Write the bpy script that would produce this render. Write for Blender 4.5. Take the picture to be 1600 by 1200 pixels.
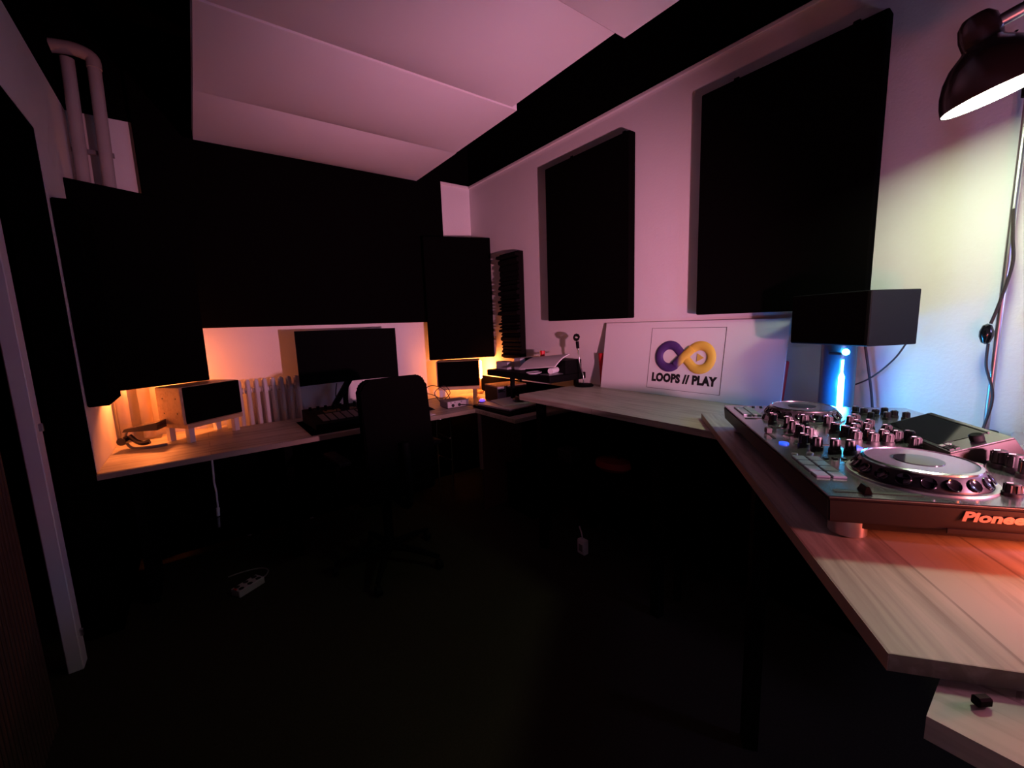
import bpy, bmesh, math, random
from mathutils import Vector, Matrix
random.seed(7)
PI = math.pi
SC = bpy.context.scene
COL = SC.collection
for o in list(bpy.data.objects): bpy.data.objects.remove(o)

# ------------------------------------------------------------------ camera, world, exposure
cam = bpy.data.cameras.new('camera'); camo = bpy.data.objects.new('camera', cam); COL.objects.link(camo)
YAW, PITCH, ROLL, FPX = 0.6399957, -0.14190443, -0.03534863, 655.93
f = Vector((math.sin(YAW)*math.cos(PITCH), math.cos(YAW)*math.cos(PITCH), math.sin(PITCH)))
r0 = Vector((math.cos(YAW), -math.sin(YAW), 0)); u0 = r0.cross(f)
RT = math.cos(ROLL)*r0 + math.sin(ROLL)*u0; UP = -math.sin(ROLL)*r0 + math.cos(ROLL)*u0
camo.matrix_world = Matrix.Translation((0, 0, 1.3)) @ Matrix((RT, UP, -f)).transposed().to_4x4()
cam.sensor_width = 36; cam.lens = FPX/1600*36; cam.clip_start = 0.02
SC.camera = camo
SC.view_settings.view_transform = 'Standard'; SC.view_settings.look = 'None'
SC.view_settings.exposure = 0.0; SC.view_settings.gamma = 1; SC.view_settings.use_curve_mapping = False
wd = bpy.data.worlds.new('world'); SC.world = wd; wd.use_nodes = True
wd.node_tree.nodes['Background'].inputs[0].default_value = (0, 0, 0, 1)
wd.node_tree.nodes['Background'].inputs[1].default_value = 0

LAMP_DISC = 78.0      # emission of the white diffuser in the wall lamp
def point(name, loc, col, w, r=.02):
    l = bpy.data.lights.new(name, 'POINT'); l.energy = w; l.color = col; l.shadow_soft_size = r
    o = bpy.data.objects.new(name, l); COL.objects.link(o); o.location = loc; return o
point('blue_led_light', (1.72, .455, 1.04), (.015, .22, 1), 2.3, .02)
point('red_led_light', (.965, -.165, 1.0), (1, .13, .045), 8.0, .03)
point('pink_lamp_light', (1.02, -.31, 1.13), (1, .34, .60), 5.0, .03)
point('violet_fill_light', (1.74, -.50, 1.38), (.42, .38, 1), 9.0, .05)  # added fill, tints the near right wall purple
sl = bpy.data.lights.new('pink_spot_light', 'SPOT'); sl.energy = 235; sl.color = (1, .36, .54); sl.shadow_soft_size = .03
sl.spot_size = math.radians(74); sl.spot_blend = 1
so = bpy.data.objects.new('pink_spot_light', sl); COL.objects.link(so); so.location = (1.02, -.31, 1.13)
so.rotation_euler = (Vector((1.50, 2.7, 1.78))-so.location).to_track_quat('-Z', 'Y').to_euler()

# ------------------------------------------------------------------ materials
def mat(name, col, rough=.6, metal=0, spec=.5, emit=None, es=0, bump=0, bscale=200, var=0, vscale=6):
    m = bpy.data.materials.new(name); m.use_nodes = True; nt = m.node_tree; b = nt.nodes['Principled BSDF']
    b.inputs['Base Color'].default_value = (*col, 1); b.inputs['Roughness'].default_value = rough
    b.inputs['Metallic'].default_value = metal; b.inputs['Specular IOR Level'].default_value = spec
    if emit: b.inputs['Emission Color'].default_value = (*emit, 1); b.inputs['Emission Strength'].default_value = es
    tc = nt.nodes.new('ShaderNodeTexCoord')
    if bump:
        n = nt.nodes.new('ShaderNodeTexNoise'); n.inputs['Scale'].default_value = bscale; n.inputs['Detail'].default_value = 3
        nt.links.new(tc.outputs['Object'], n.inputs['Vector'])
        bp = nt.nodes.new('ShaderNodeBump'); bp.inputs['Strength'].default_value = bump; bp.inputs['Distance'].default_value = .002
        nt.links.new(n.outputs['Fac'], bp.inputs['Height']); nt.links.new(bp.outputs['Normal'], b.inputs['Normal'])
    if var:
        n2 = nt.nodes.new('ShaderNodeTexNoise'); n2.inputs['Scale'].default_value = vscale
        nt.links.new(tc.outputs['Object'], n2.inputs['Vector'])
        mx = nt.nodes.new('ShaderNodeMixRGB'); mx.inputs[1].default_value = (*col, 1)
        mx.inputs[2].default_value = tuple(c*(1-var) for c in col)+(1,)
        nt.links.new(n2.outputs['Fac'], mx.inputs[0]); nt.links.new(mx.outputs[0], b.inputs['Base Color'])
    return m
def wood(name, c1, c2, along='X', rough=.45, plank=.125, seam=True, ang=0):
    m = bpy.data.materials.new(name); m.use_nodes = True; nt = m.node_tree; b = nt.nodes['Principled BSDF']; L = nt.links
    tc = nt.nodes.new('ShaderNodeTexCoord'); mp = nt.nodes.new('ShaderNodeMapping')
    if along == 'Y': mp.inputs['Rotation'].default_value = (0, 0, PI/2)
    L.new(tc.outputs['Object'], mp.inputs['Vector'])
    st = nt.nodes.new('ShaderNodeMapping'); st.inputs['Scale'].default_value = (1.2, 16, 16); L.new(mp.outputs[0], st.inputs['Vector'])
    n = nt.nodes.new('ShaderNodeTexNoise'); n.inputs['Scale'].default_value = 3; n.inputs['Detail'].default_value = 8; n.inputs['Distortion'].default_value = .8
    L.new(st.outputs[0], n.inputs['Vector'])
    br = nt.nodes.new('ShaderNodeTexBrick'); br.inputs['Scale'].default_value = 1
    br.inputs['Brick Width'].default_value = 1.3; br.inputs['Row Height'].default_value = plank; br.inputs['Mortar Size'].default_value = .0020 if seam else 0
    br.inputs['Color1'].default_value = (.35, .35, .35, 1); br.inputs['Color2'].default_value = (.65, .65, .65, 1); br.inputs['Mortar'].default_value = (.05, .05, .05, 1)
    L.new(mp.outputs[0], br.inputs['Vector'])
    k = nt.nodes.new('ShaderNodeMapping'); k.inputs['Scale'].default_value = (1, 5, 5); L.new(mp.outputs[0], k.inputs['Vector'])
    vo = nt.nodes.new('ShaderNodeTexVoronoi'); vo.inputs['Scale'].default_value = 2.6; L.new(k.outputs[0], vo.inputs['Vector'])
    kr = nt.nodes.new('ShaderNodeValToRGB'); kr.color_ramp.elements[0].position = .02; kr.color_ramp.elements[1].position = .12
    kr.color_ramp.elements[0].color = (.35, .3, .28, 1); L.new(vo.outputs['Distance'], kr.inputs[0])
    ad = nt.nodes.new('ShaderNodeMath'); ad.operation = 'MULTIPLY_ADD'; ad.inputs[1].default_value = .45; ad.inputs[2].default_value = 0
    L.new(br.outputs['Color'], ad.inputs[0])
    a2 = nt.nodes.new('ShaderNodeMath'); a2.operation = 'MULTIPLY_ADD'; a2.inputs[1].default_value = .75; L.new(n.outputs['Fac'], a2.inputs[0]); L.new(ad.outputs[0], a2.inputs[2])
    rp = nt.nodes.new('ShaderNodeValToRGB'); rp.color_ramp.elements[0].position = .40; rp.color_ramp.elements[1].position = .66
    rp.color_ramp.elements[0].color = (*c2, 1); rp.color_ramp.elements[1].color = (*c1, 1); L.new(a2.outputs[0], rp.inputs[0])
    mx = nt.nodes.new('ShaderNodeMixRGB'); mx.blend_type = 'MULTIPLY'; mx.inputs[0].default_value = .8
    L.new(rp.outputs[0], mx.inputs[1]); L.new(kr.outputs[0], mx.inputs[2]); L.new(mx.outputs[0], b.inputs['Base Color'])
    b.inputs['Roughness'].default_value = rough; b.inputs['Specular IOR Level'].default_value = .3
    return m
M = {}
M['wall'] = mat('white_wall_paint', (.72, .71, .70), .75, spec=.2, bump=.35, bscale=90, var=.05)
M['blackpaint_shade'] = mat('black_paint_and_shade', (.0025, .0022, .0022), 1, spec=0)  # black paint up high, painted-in dark on the lower walls
M['fabric'] = mat('black_acoustic_fabric', (.0028, .0024, .0024), 1, spec=0, bump=.2, bscale=600)
M['foam'] = mat('black_foam', (.006, .005, .005), 1, spec=.02, bump=.3, bscale=300)
M['cloud'] = mat('white_stretched_fabric', (.62, .60, .61), .9, spec=.1, bump=.1, bscale=500, var=.05, vscale=3)
M['carpet'] = mat('dark_olive_carpet', (.040, .036, .024), 1, spec=0, bump=.9, bscale=260, var=.55, vscale=150)
M['oak'] = wood('light_oak_laminate', (.46, .43, .35), (.235, .21, .165), 'X')
M['oakY'] = wood('light_oak_laminate_wall', (.46, .43, .34), (.26, .23, .175), 'Y')
M['pine'] = wood('pale_pine', (.62, .46, .27), (.50, .35, .19), 'X', plank=.5, seam=False)
M['edge'] = mat('oak_edge_band', (.36, .29, .22), .5, var=.15, vscale=20)
M['white'] = mat('white_enamel', (.72, .70, .68), .4)
M['pipewhite'] = mat('dull_pipe_paint', (.46, .42, .40), .6, spec=.2, var=.25, vscale=8)
M['plank'] = mat('white_door_frame', (.72, .70, .72), .6, var=.1)
M['black'] = mat('black_plastic', (.003, .003, .003), .6, spec=.07)
M['satin'] = mat('satin_black_plastic', (.012, .012, .014), .35, spec=.5)
M['gloss'] = mat('glossy_black', (.006, .006, .008), .12, spec=.6)
M['brown'] = mat('brown_lacquer_steel', (.035, .022, .022), .25, spec=.6)
M['chrome'] = mat('brushed_chrome', (.75, .75, .76), .18, metal=1)
M['alu'] = mat('brushed_aluminium', (.55, .55, .57), .35, metal=1)
M['panel'] = mat('controller_faceplate', (.42, .42, .44), .20, metal=.9, spec=.6, var=.1, vscale=4)
M['body'] = mat('controller_body', (.030, .024, .022), .42, spec=.22)
M['knob'] = mat('rubber_knob', (.022, .020, .021), .5, spec=.25)
M['pad'] = mat('translucent_pad', (.22, .24, .30), .4, spec=.5)
M['glass'] = mat('dark_screen_glass', (.01, .012, .015), .06, spec=.9)
M['platter'] = mat('silver_grey_platter', (.30, .29, .36), .16, metal=.75, spec=.7)
M['print'] = mat('printed_grey', (.45, .45, .47), .5)
M['copper'] = mat('copper_lettering', (.65, .42, .30), .35, metal=.3)
M['yellow_led'] = mat('yellow_key', (.7, .5, .1), .4, emit=(1, .65, .1), es=.5)
M['blue_led'] = mat('blue_key', (.02, .05, .4), .4, emit=(.02, .1, 1), es=1.2)
M['green_led'] = mat('green_key', (.05, .3, .1), .4, emit=(.1, 1, .3), es=.5)
M['led'] = mat('cyan_led', (.2, .8, 1), .4, emit=(.06, .55, 1), es=65)
M['disc'] = mat('lamp_diffuser', (.9, .9, .9), .5, emit=(.82, 1.0, .66), es=LAMP_DISC)
M['orange_glow'] = mat('orange_glass', (1, .6, .2), .4, emit=(1, .24, .05), es=120)
M['bulb_glow'] = mat('orange_bulb_glass', (1, .6, .2), .4, emit=(1, .21, .045), es=760)
M['shade_in'] = mat('white_reflector', (.85, .85, .82), .4)
M['board'] = mat('white_display_board', (.74, .73, .73), .55, spec=.25, var=.03, vscale=2)
M['ink'] = mat('black_ink', (.008, .006, .008), .6)
M['paper'] = mat('white_paper', (.66, .64, .66), .8)
M['card'] = mat('brown_cardboard', (.34, .2, .11), .8, var=.15, vscale=15)
M['darkcard'] = mat('dark_printed_card', (.022, .008, .006), .6, spec=.2)
M['label'] = mat('grey_label', (.42, .42, .46), .6)
M['red'] = mat('red_plastic', (.62, .02, .03), .35)
M['cable'] = mat('dark_rubber_cable', (.03, .02, .02), .5)
M['grey'] = mat('mid_grey_plastic', (.20, .19, .19), .5)
M['silver'] = mat('silver_front_plate', (.55, .54, .55), .4, metal=.3)
M['slat'] = mat('dark_walnut_slat', (.060, .032, .018), .7, var=.4, vscale=30)
M['felt'] = mat('black_felt', (.003, .003, .003), 1, spec=0)
M['steel'] = mat('black_steel', (.003, .003, .003), .7, spec=.05)
M['keys'] = mat('grey_fader_plate', (.17, .15, .15), .5)

# ------------------------------------------------------------------ mesh helpers
class MB:
    def __init__(s): s.bm = bmesh.new(); s.uv = None
    def _x(s, vs, loc, rot, pivot=None):
        Mx = Matrix.Translation(loc)
        if rot is not None: Mx = Mx @ (rot if isinstance(rot, Matrix) else Matrix.Rotation(rot, 4, 'Z'))
        for v in vs: v.co = Mx @ v.co
    def box(s, c, d, rot=None, bev=0, seg=1):
        g = bmesh.ops.create_cube(s.bm, size=1); vs = g['verts']
        for v in vs: v.co = Vector((v.co.x*d[0], v.co.y*d[1], v.co.z*d[2]))
        if bev:
            es = list({e for v in vs for e in v.link_edges})
            rb = bmesh.ops.bevel(s.bm, geom=es, offset=bev, segments=seg, profile=.5, affect='EDGES')
            vs = list({v for fc in rb['faces'] for v in fc.verts} | {v for v in vs if v.is_valid})
        s._x(vs, c, rot); return s
    def bx(s, x0, x1, y0, y1, z0, z1, bev=0, seg=1):
        return s.box(((x0+x1)/2, (y0+y1)/2, (z0+z1)/2), (abs(x1-x0), abs(y1-y0), abs(z1-z0)), None, bev, seg)
    def prism(s, pts, z0, z1, Mx=None):
        a = [s.bm.verts.new((p[0], p[1], z0)) for p in pts]; b = [s.bm.verts.new((p[0], p[1], z1)) for p in pts]
        n = len(pts); s.bm.faces.new(a[::-1]); s.bm.faces.new(b)
        for i in range(n): s.bm.faces.new((a[i], a[(i+1) % n], b[(i+1) % n], b[i]))
        if Mx is not None:
            for v in a+b: v.co = Mx @ v.co
        return s
    def hull8(s, lo, hi):
        a = [s.bm.verts.new(p) for p in lo]; b = [s.bm.verts.new(p) for p in hi]; n = len(a)
        s.bm.faces.new(a[::-1]); s.bm.faces.new(b)
        for i in range(n): s.bm.faces.new((a[i], a[(i+1) % n], b[(i+1) % n], b[i]))
        return s
    def lathe(s, prof, c=(0, 0, 0), Mx=None, n=32, caps=True):
        rings = []
        for r, z in prof:
            if r < 1e-6: rings.append([s.bm.verts.new((0, 0, z))])
            else: rings.append([s.bm.verts.new((r*math.cos(2*PI*i/n), r*math.sin(2*PI*i/n), z)) for i in range(n)])
        for A, B in zip(rings, rings[1:]):
            for i in range(n):
                j = (i+1) % n
                if len(A) == 1 and len(B) == 1: continue
                if len(A) == 1: s.bm.faces.new((A[0], B[j], B[i]))
                elif len(B) == 1: s.bm.faces.new((A[i], A[j], B[0]))
                else: s.bm.faces.new((A[i], A[j], B[j], B[i]))
        if caps:
            if len(rings[0]) > 1: s.bm.faces.new(rings[0][::-1])
            if len(rings[-1]) > 1: s.bm.faces.new(rings[-1])
        T = Matrix.Translation(c) @ (Mx if Mx is not None else Matrix())
        for R_ in rings:
            for v in R_: v.co = T @ v.co
        return s
    def cyl(s, c, r, h, n=24, Mx=None, bev=0):
        if bev: return s.lathe([(0, 0), (r-bev, 0), (r, bev), (r, h-bev), (r-bev, h), (0, h)], c, Mx, n, False)
        return s.lathe([(r, 0), (r, h)], c, Mx, n)
    def tube(s, pts, r, n=8, smooth=6):
        P = [Vector(p) for p in pts]
        if smooth and len(P) > 2:
            Q = []
            for i in range(len(P)-1):
                p0 = P[max(i-1, 0)]; p1 = P[i]; p2 = P[i+1]; p3 = P[min(i+2, len(P)-1)]
                for k in range(smooth):
                    t = k/smooth
                    Q.append(.5*((2*p1)+(-p0+p2)*t+(2*p0-5*p1+4*p2-p3)*t*t+(-p0+3*p1-3*p2+p3)*t**3))
            Q.append(P[-1]); P = Q
        rings = []; N = None
        for i, p in enumerate(P):
            t = (P[min(i+1, len(P)-1)]-P[max(i-1, 0)]).normalized()
            if N is None:
                N = t.orthogonal().normalized()
            else:
                N = (N - t*N.dot(t)); N = N.normalized() if N.length > 1e-6 else t.orthogonal().normalized()
            B = t.cross(N); rr = r[min(i*len(r)//len(P), len(r)-1)] if isinstance(r, (list, tuple)) else r
            rings.append([s.bm.verts.new(p + (N*math.cos(2*PI*k/n)+B*math.sin(2*PI*k/n))*rr) for k in range(n)])
        for A, B in zip(rings, rings[1:]):
            for k in range(n): s.bm.faces.new((A[k], A[(k+1) % n], B[(k+1) % n], B[k]))
        s.bm.faces.new(rings[0][::-1]); s.bm.faces.new(rings[-1]); return s
    def build(s, name, m, parent=None, smooth=False, loc=None, rot=None):
        bmesh.ops.recalc_face_normals(s.bm, faces=s.bm.faces[:])
        me = bpy.data.meshes.new(name); s.bm.to_mesh(me); s.bm.free()
        for mm in (m if isinstance(m, (list, tuple)) else [m]): me.materials.append(mm)
        if smooth:
            for p in me.polygons: p.use_smooth = True
            try: me.set_sharp_from_angle(angle=math.radians(38))
            except Exception: pass
        o = bpy.data.objects.new(name, me); COL.objects.link(o)
        if parent is not None: o.parent = parent
        if loc is not None: o.location = loc
        if rot is not None: o.rotation_euler = rot if isinstance(rot, (tuple, list)) else (0, 0, rot)
        return o
def tag(o, label=None, cat=None, group=None, kind=None):
    if label: o['label'] = label
    if cat: o['category'] = cat
    if group: o['group'] = group
    if kind: o['kind'] = kind
    return o
def thing(name, label, cat, loc=(0, 0, 0), rot=0, group=None):
    o = bpy.data.objects.new(name, None); COL.objects.link(o); o.location = loc; o.rotation_euler = (0, 0, rot)
    o.empty_display_size = .05
    return tag(o, label, cat, group)
def struct(name, mb, m): return tag(mb.build(name, m), kind='structure')
def copy_tree(o, parent=None):
    c = o.copy(); COL.objects.link(c)
    if parent is not None: c.parent = parent
    for ch in list(o.children): copy_tree(ch, c)
    return c
def text_mesh(name, body, size, m, parent, Mx, bold=.0, ext=.0006, shear=0, space=1, align='LEFT'):
    cu = bpy.data.curves.new('tmp', 'FONT'); cu.body = body; cu.size = size; cu.offset = bold; cu.extrude = ext
    cu.shear = shear; cu.space_character = space; cu.align_x = align; cu.resolution_u = 3
    to = bpy.data.objects.new('tmp', cu); COL.objects.link(to)
    bpy.context.view_layer.update()
    me = bpy.data.meshes.new_from_object(to.evaluated_get(bpy.context.evaluated_depsgraph_get()))
    bpy.data.objects.remove(to); bpy.data.curves.remove(cu)
    me.materials.clear(); me.materials.append(m)
    o = bpy.data.objects.new(name, me); COL.objects.link(o); o.parent = parent
    o.matrix_local = Mx; return o
def frame(o, x, y, z=None):
    x = Vector(x).normalized(); y = Vector(y).normalized(); z = x.cross(y)
    return Matrix.Translation(o) @ Matrix((x, y, z)).transposed().to_4x4()

# ------------------------------------------------------------------ room
XL, XR, YB, YN = -.40, 2.0, 3.2, -2.6
ZW, ZC = 2.46, 2.95
struct('floor', MB().bx(XL-.9, XR+.1, YN-.1, YB+.1, -.05, 0), M['carpet'])
struct('ceiling', MB().bx(XL-.1, XR+.1, YN-.1, YB+.1, ZC, ZC+.05), M['blackpaint_shade'])
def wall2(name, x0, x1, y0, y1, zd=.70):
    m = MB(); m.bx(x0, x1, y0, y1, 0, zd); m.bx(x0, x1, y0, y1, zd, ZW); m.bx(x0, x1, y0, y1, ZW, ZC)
    o = m.build(name, [M['wall'], M['blackpaint_shade']])
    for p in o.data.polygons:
        if p.center.z > ZW+.001 or p.center.z < zd-.01: p.material_index = 1  # black below zd is the under-desk shade put into the wall colour
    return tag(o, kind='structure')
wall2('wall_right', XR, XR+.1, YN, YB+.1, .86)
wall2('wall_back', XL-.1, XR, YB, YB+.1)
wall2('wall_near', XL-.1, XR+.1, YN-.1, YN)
# left wall with the doorway cut into it (y .2 .. 2.464, up to z 2.105)
DY0, DY1, DZ = .2, 2.464, 2.105
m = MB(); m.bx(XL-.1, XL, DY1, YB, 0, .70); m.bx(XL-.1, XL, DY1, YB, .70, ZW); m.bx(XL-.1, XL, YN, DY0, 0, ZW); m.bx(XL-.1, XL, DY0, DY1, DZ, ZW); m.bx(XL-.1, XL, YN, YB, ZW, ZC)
o = m.build('wall_left', [M['wall'], M['blackpaint_shade']])
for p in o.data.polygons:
    if p.center.z > ZW+.001 or (p.center.z < .69 and p.center.y > DY1-.01): p.material_index = 1  # low black part is painted shade below the desk end
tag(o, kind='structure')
m = MB(); m.bx(XL-.11, XL-.0015, DY1-.016, DY1-.001, 0, DZ-.001); m.bx(XL-.11, XL-.0015, DY0+.001, DY0+.016, 0, DZ-.001); m.bx(XL-.11, XL-.0015, DY0+.016, DY1-.016, DZ-.016, DZ-.001)
struct('trim_doorway', m, M['blackpaint_shade'])
m = MB(); m.bx(XL-.9, XL-.86, DY0-.3, DY1+.5, 0, ZC); m.bx(XL-.86, XL-.1, DY1+.36, DY1+.4, 0, ZC); m.bx(XL-.86, XL-.1, DY0-.3, DY0-.26, 0, ZC); m.bx(XL-.9, XL-.1, DY0-.3, DY1+.5, 2.25, 2.29)
struct('wall_passage', m, M['blackpaint_shade'])
struct('trim_right', MB().bx(XR-.014, XR, YN, YB, ZW-.02, ZW, .003), M['white'])
struct('trim_back', MB().bx(-.12, XR-.014, YB-.014, YB, ZW-.02, ZW, .003), M['white'])
# door leaf folded back into the doorway: white edge post, black infill and slatted face
d = thing('door_1', None, None, (-.5, 1.35, 0)); tag(d, kind='structure')
MB().bx(-.045, .0, .895, .965, 0, 1.98, .003).build('door_frame', M['plank'], d)
MB().bx(-.05, -.02, -.8, .56, 0, 2.0).build('door_leaf', M['felt'], d)
m = MB()
for i in range(52): m.bx(-.02, -.006, -.78+i*.026, -.78+i*.026+.015, .03, 1.02, .002)
m.build('slat_panel', M['slat'], d)
MB().bx(-.02, -.010, .32, .52, 1.085, 1.62, .004).build('door_sign', M['plank'], d)
MB().box((0.006, .93, .98), (.012, .014, .03), None, .002).build('door_latch', M['alu'], d)
MB().box((0.006, .93, .14), (.012, .014, .03), None, .002).build('door_hinge', M['alu'], d)

# ------------------------------------------------------------------ ceiling cloud: four sagging white panels
ys = [3.0, 2.41, 1.775, 1.13, .50]
names = ['white ceiling panel nearest the back wall, above the black monitor',
         'white ceiling panel second from the back wall', 'white ceiling panel third from the back wall, cut by the top of the picture',
         'white ceiling panel at the top of the picture, mostly out of frame']
for i in range(4):
    y1, y0 = ys[i]-.004, ys[i+1]+.004; x0, x1 = .115, 1.425-[0, .01, .045, .0][i]; zb = 2.36-[0, .004, 0, .006][i]
    t = thing('ceiling_panel', names[i], 'ceiling panel', ((x0+x1)/2, (y0+y1)/2, zb), 0, 'white acoustic panels hung under the ceiling')
    W, D = (x1-x0), (y1-y0); m = MB(); NX, NY = 16, 12; g = []
    for a in range(NX+1):
        row = []
        for b in range(NY+1):
            u_, v_ = a/NX, b/NY; s_ = math.sin(PI*u_)**.8*math.sin(PI*v_)**.7 if 0 < u_ < 1 and 0 < v_ < 1 else 0
            row.append(m.bm.verts.new(((u_-.5)*W, (v_-.5)*D, -.034*s_)))
        g.append(row)
    for a in range(NX):
        for b in range(NY): m.bm.faces.new((g[a][b], g[a+1][b], g[a+1][b+1], g[a][b+1]))
    border = [g[a][0] for a in range(NX+1)]+[g[NX][b] for b in range(1, NY+1)]+[g[a][NY] for a in range(NX-1, -1, -1)]+[g[0][b] for b in range(NY-1, 0, -1)]
    top = [m.bm.verts.new((v.co.x, v.co.y, .06)) for v in border]; n = len(border)
    for k in range(n): m.bm.faces.new((border[k], border[(k+1) % n], top[(k+1) % n], top[k]))
    m.bm.faces.new(top)
    m.build('fabric_cover', M['cloud'], t, smooth=True)
    m = MB()
    for sx in (-1, 1):
        for sy in (-1, 1): m.cyl((sx*(W/2-.1), sy*(D/2-.1), .06), .003, ZC-zb-.06, 8)
    m.build('hanging_wire', M['black'], t)

# ------------------------------------------------------------------ black absorbers
m = MB(); m.bx(-.144, 1.708, 3.15, 3.198, 1.34, ZC-.005, .006)
tag(m.build('acoustic_panel', M['fabric']), 'huge black fabric absorber covering the upper back wall behind the monitor', 'acoustic panel')
def slab(p, q, th, z0, z1, name, label, group=None):
    p = Vector(p); q = Vector(q); d_ = (q-p).normalized(); n_ = Vector((-d_.y, d_.x)); 
    m = MB(); m.prism([p, q, q+n_*th, p+n_*th], z0, z1)
    bmesh.ops.bevel(m.bm, geom=m.bm.edges[:], offset=.004, segments=1, affect='EDGES')
    return tag(m.build(name, M['fabric']), label, 'bass trap', group)
slab((-.398, 2.842), (.045, 3.062), .05, 1.034, 2.037, 'corner_bass_trap', 'black fabric absorber set diagonally across the back left corner above the left speaker')
slab((1.488, 3.085), (1.992, 2.905), .05, 1.034, 1.995, 'corner_bass_trap', 'black fabric absorber set diagonally across the back right corner above the right speaker')
tag(MB().bx(-.398, -.325, 2.497, 2.83, 1.01, 1.865, .005).build('acoustic_panel', M['fabric']), 'narrow black absorber on the left wall above the desk end', 'acoustic panel')
def wall_panel(y0, y1, z0, z1, label, tabs):
    t = thing('wall_acoustic_panel', label, 'acoustic panel', (1.97, (y0+y1)/2, z0), 0, 'black absorbers on the right wall')
    h = z1-z0; w_ = (y1-y0)/2
    m = MB(); m.box((0.003, 0, h/2), (.052, 2*w_, h), None, .007, 2); m.build('fabric_face', M['fabric'], t)
    for ty in tabs:
        MB().box((.015, ty-(y0+y1)/2, h+.008), (.008, .022, .03), None, .002).build('hanging_tab', M['black'], t)
    return t
wall_panel(1.502, 2.176, 1.31, 2.29, 'smaller-looking black panel on the right wall, above the microphone stand', (1.967, 1.567))
wall_panel(.463, 1.11, 1.312, 2.29, 'largest black wall panel, behind the black speaker beside the desk lamp', (.973, .56))
# corrugated foam strip
m = MB(); m.bx(1.955, 1.998, 2.49, 2.73, 1.035, 1.83)
z = 1.04; k = 0
while z < 1.81:
    hgt = random.choice([.02, .03, .04]); dp = random.choice([.008, .02, .03, .035])
    m.hull8([(1.956, 2.492, z), (1.956, 2.728, z), (1.956, 2.728, z+hgt), (1.956, 2.492, z+hgt)],
            [(1.956-dp, 2.492, z+hgt*.2), (1.956-dp, 2.728+.012*(k % 2), z+hgt*.2), (1.956-dp, 2.728, z+hgt*.75), (1.956-dp, 2.492, z+hgt*.75)])
    z += hgt+.004; k += 1
tag(m.build('foam_strip', M['foam']), 'narrow ridged black foam strip on the right wall near the corner', 'acoustic foam')

# ------------------------------------------------------------------ pipes in the back left corner
t = thing('heating_pipes', 'two white painted vertical pipes in the back left corner', 'pipe', (-.31, 3.1, 0))
for x, px in ((-.05, -.045), (.045, .05)):
    MB().tube([(x, 0, .74), (x, 0, 2.1), (px+.01, -.02, 2.66)], .027, 16, 1).build('pipe', M['pipewhite'], t, True)
m = MB(); m.tube([(.06, -.02, 2.64), (.055, -.02, 2.69), (.0, -.02, 2.71), (-.06, -.02, 2.705), (-.09, -.02, 2.70)], .03, 14, 5); m.build('pipe_elbow', M['pipewhite'], t, True)
for z in (1.5, 2.25): MB().box((0, .03, z), (.16, .02, .02)).build('pipe_clamp', M['grey'], t)
# bulb hidden behind the left trap
t = thing('wall_bulb', 'orange bulb glowing behind the back left corner absorber', 'lamp', (-.26, 3.13, 1.178))
MB().lathe([(0, -.115), (.02, -.105), (.029, -.08), (.026, -.055), (.013, -.03)], (0, -.045, 0), None, 20).build('bulb', M['bulb_glow'], t, True)
MB().cyl((0, -.045, -.03), .015, .05).build('socket', M['black'], t, True)
MB().bx(-.02, .02, -.05, .068, .015, .03).build('bracket', M['black'], t)

# ------------------------------------------------------------------ radiator
t = thing('radiator', 'white cast column radiator under the recess behind the back desk', 'radiator', (.12, 3.125, 0))
for i in range(9):
    x = .02+i*.047; m = MB()
    for yy in (-.035, .035):
        m.tube([(x, yy*.2, .12), (x, yy, .17), (x, yy, .92), (x, yy*.55, .985), (x, 0, 1.0)], .0125, 8, 4)
    m.cyl((x-.02, 0, .17), .018, .04, 12, Matrix.Rotation(PI/2, 4, 'Y')); m.cyl((x-.02, 0, .94), .018, .04, 12, Matrix.Rotation(PI/2, 4, 'Y'))
    m.build('column', M['white'], t, True)
for x in (.02, .396): MB().bx(x-.012, x+.012, -.03, .03, 0, .13).build('foot', M['white'], t)

# ------------------------------------------------------------------ desks
def board(m, pts, z0, z1): return m.prism(pts, z0, z1)
ZD, ZK, ZW2 = .925, .73, .903
t = thing('back_desk', 'long low oak desk along the back wall under the monitor', 'desk', (0, 0, 0))
pts = [(XL+.003, 2.44), (1.483, 2.43), (1.483, 1.975), (1.665, 1.985), (1.995, 1.985), (1.995, 3.045), (.10, 3.045), (.10, 3.17), (-.215, 3.17), (-.215, 3.06), (XL+.003, 3.06)]
board(MB(), pts, ZK-.025, ZK).build('tabletop', M['oak'], t)
m = MB(); m.bx(XL+.003, 1.483, 2.426, 2.4295, ZK-.025, ZK-.0005); m.build('edge_band', M['edge'], t)
MB().bx(-.36, 1.40, 3.02, 3.035, .04, ZK-.027).build('added_dark_sheet', M['felt'], t)  # added black sheet in place of the dark below the desk
m = MB(); m.bx(1.515, 1.86, 2.405, 2.425, .0, ZK-.026); m.build('side_panel', mat('dark_red_brown_board', (.09, .03, .02), .6), t)
MB().bx(1.500, 1.5148, 2.403, 2.427, .30, ZK-.026).build('side_edge', M['edge'], t)
for x in (-.3, .35): MB().bx(x-.02, x+.02, 2.6, 2.9, 0, ZK-.026).build('leg', M['steel'], t)
t = thing('wall_desk', 'raised oak worktop along the right wall holding the logo board', 'desk', (0, 0, 0))
board(MB(), [(1.41, .60), (1.42, 1.84), (1.44, 1.868), (1.996, 1.868), (1.996, .16), (1.50, .16)], ZW2-.026, ZW2).build('tabletop', M['oakY'], t)
for x, y in ((1.5, 1.75), (1.9, 1.75), (1.5, 1.0), (1.9, 1.0)): MB().bx(x-.02, x+.02, y-.02, y+.02, 0, ZW2-.027).build('leg', M['steel'], t)
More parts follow.
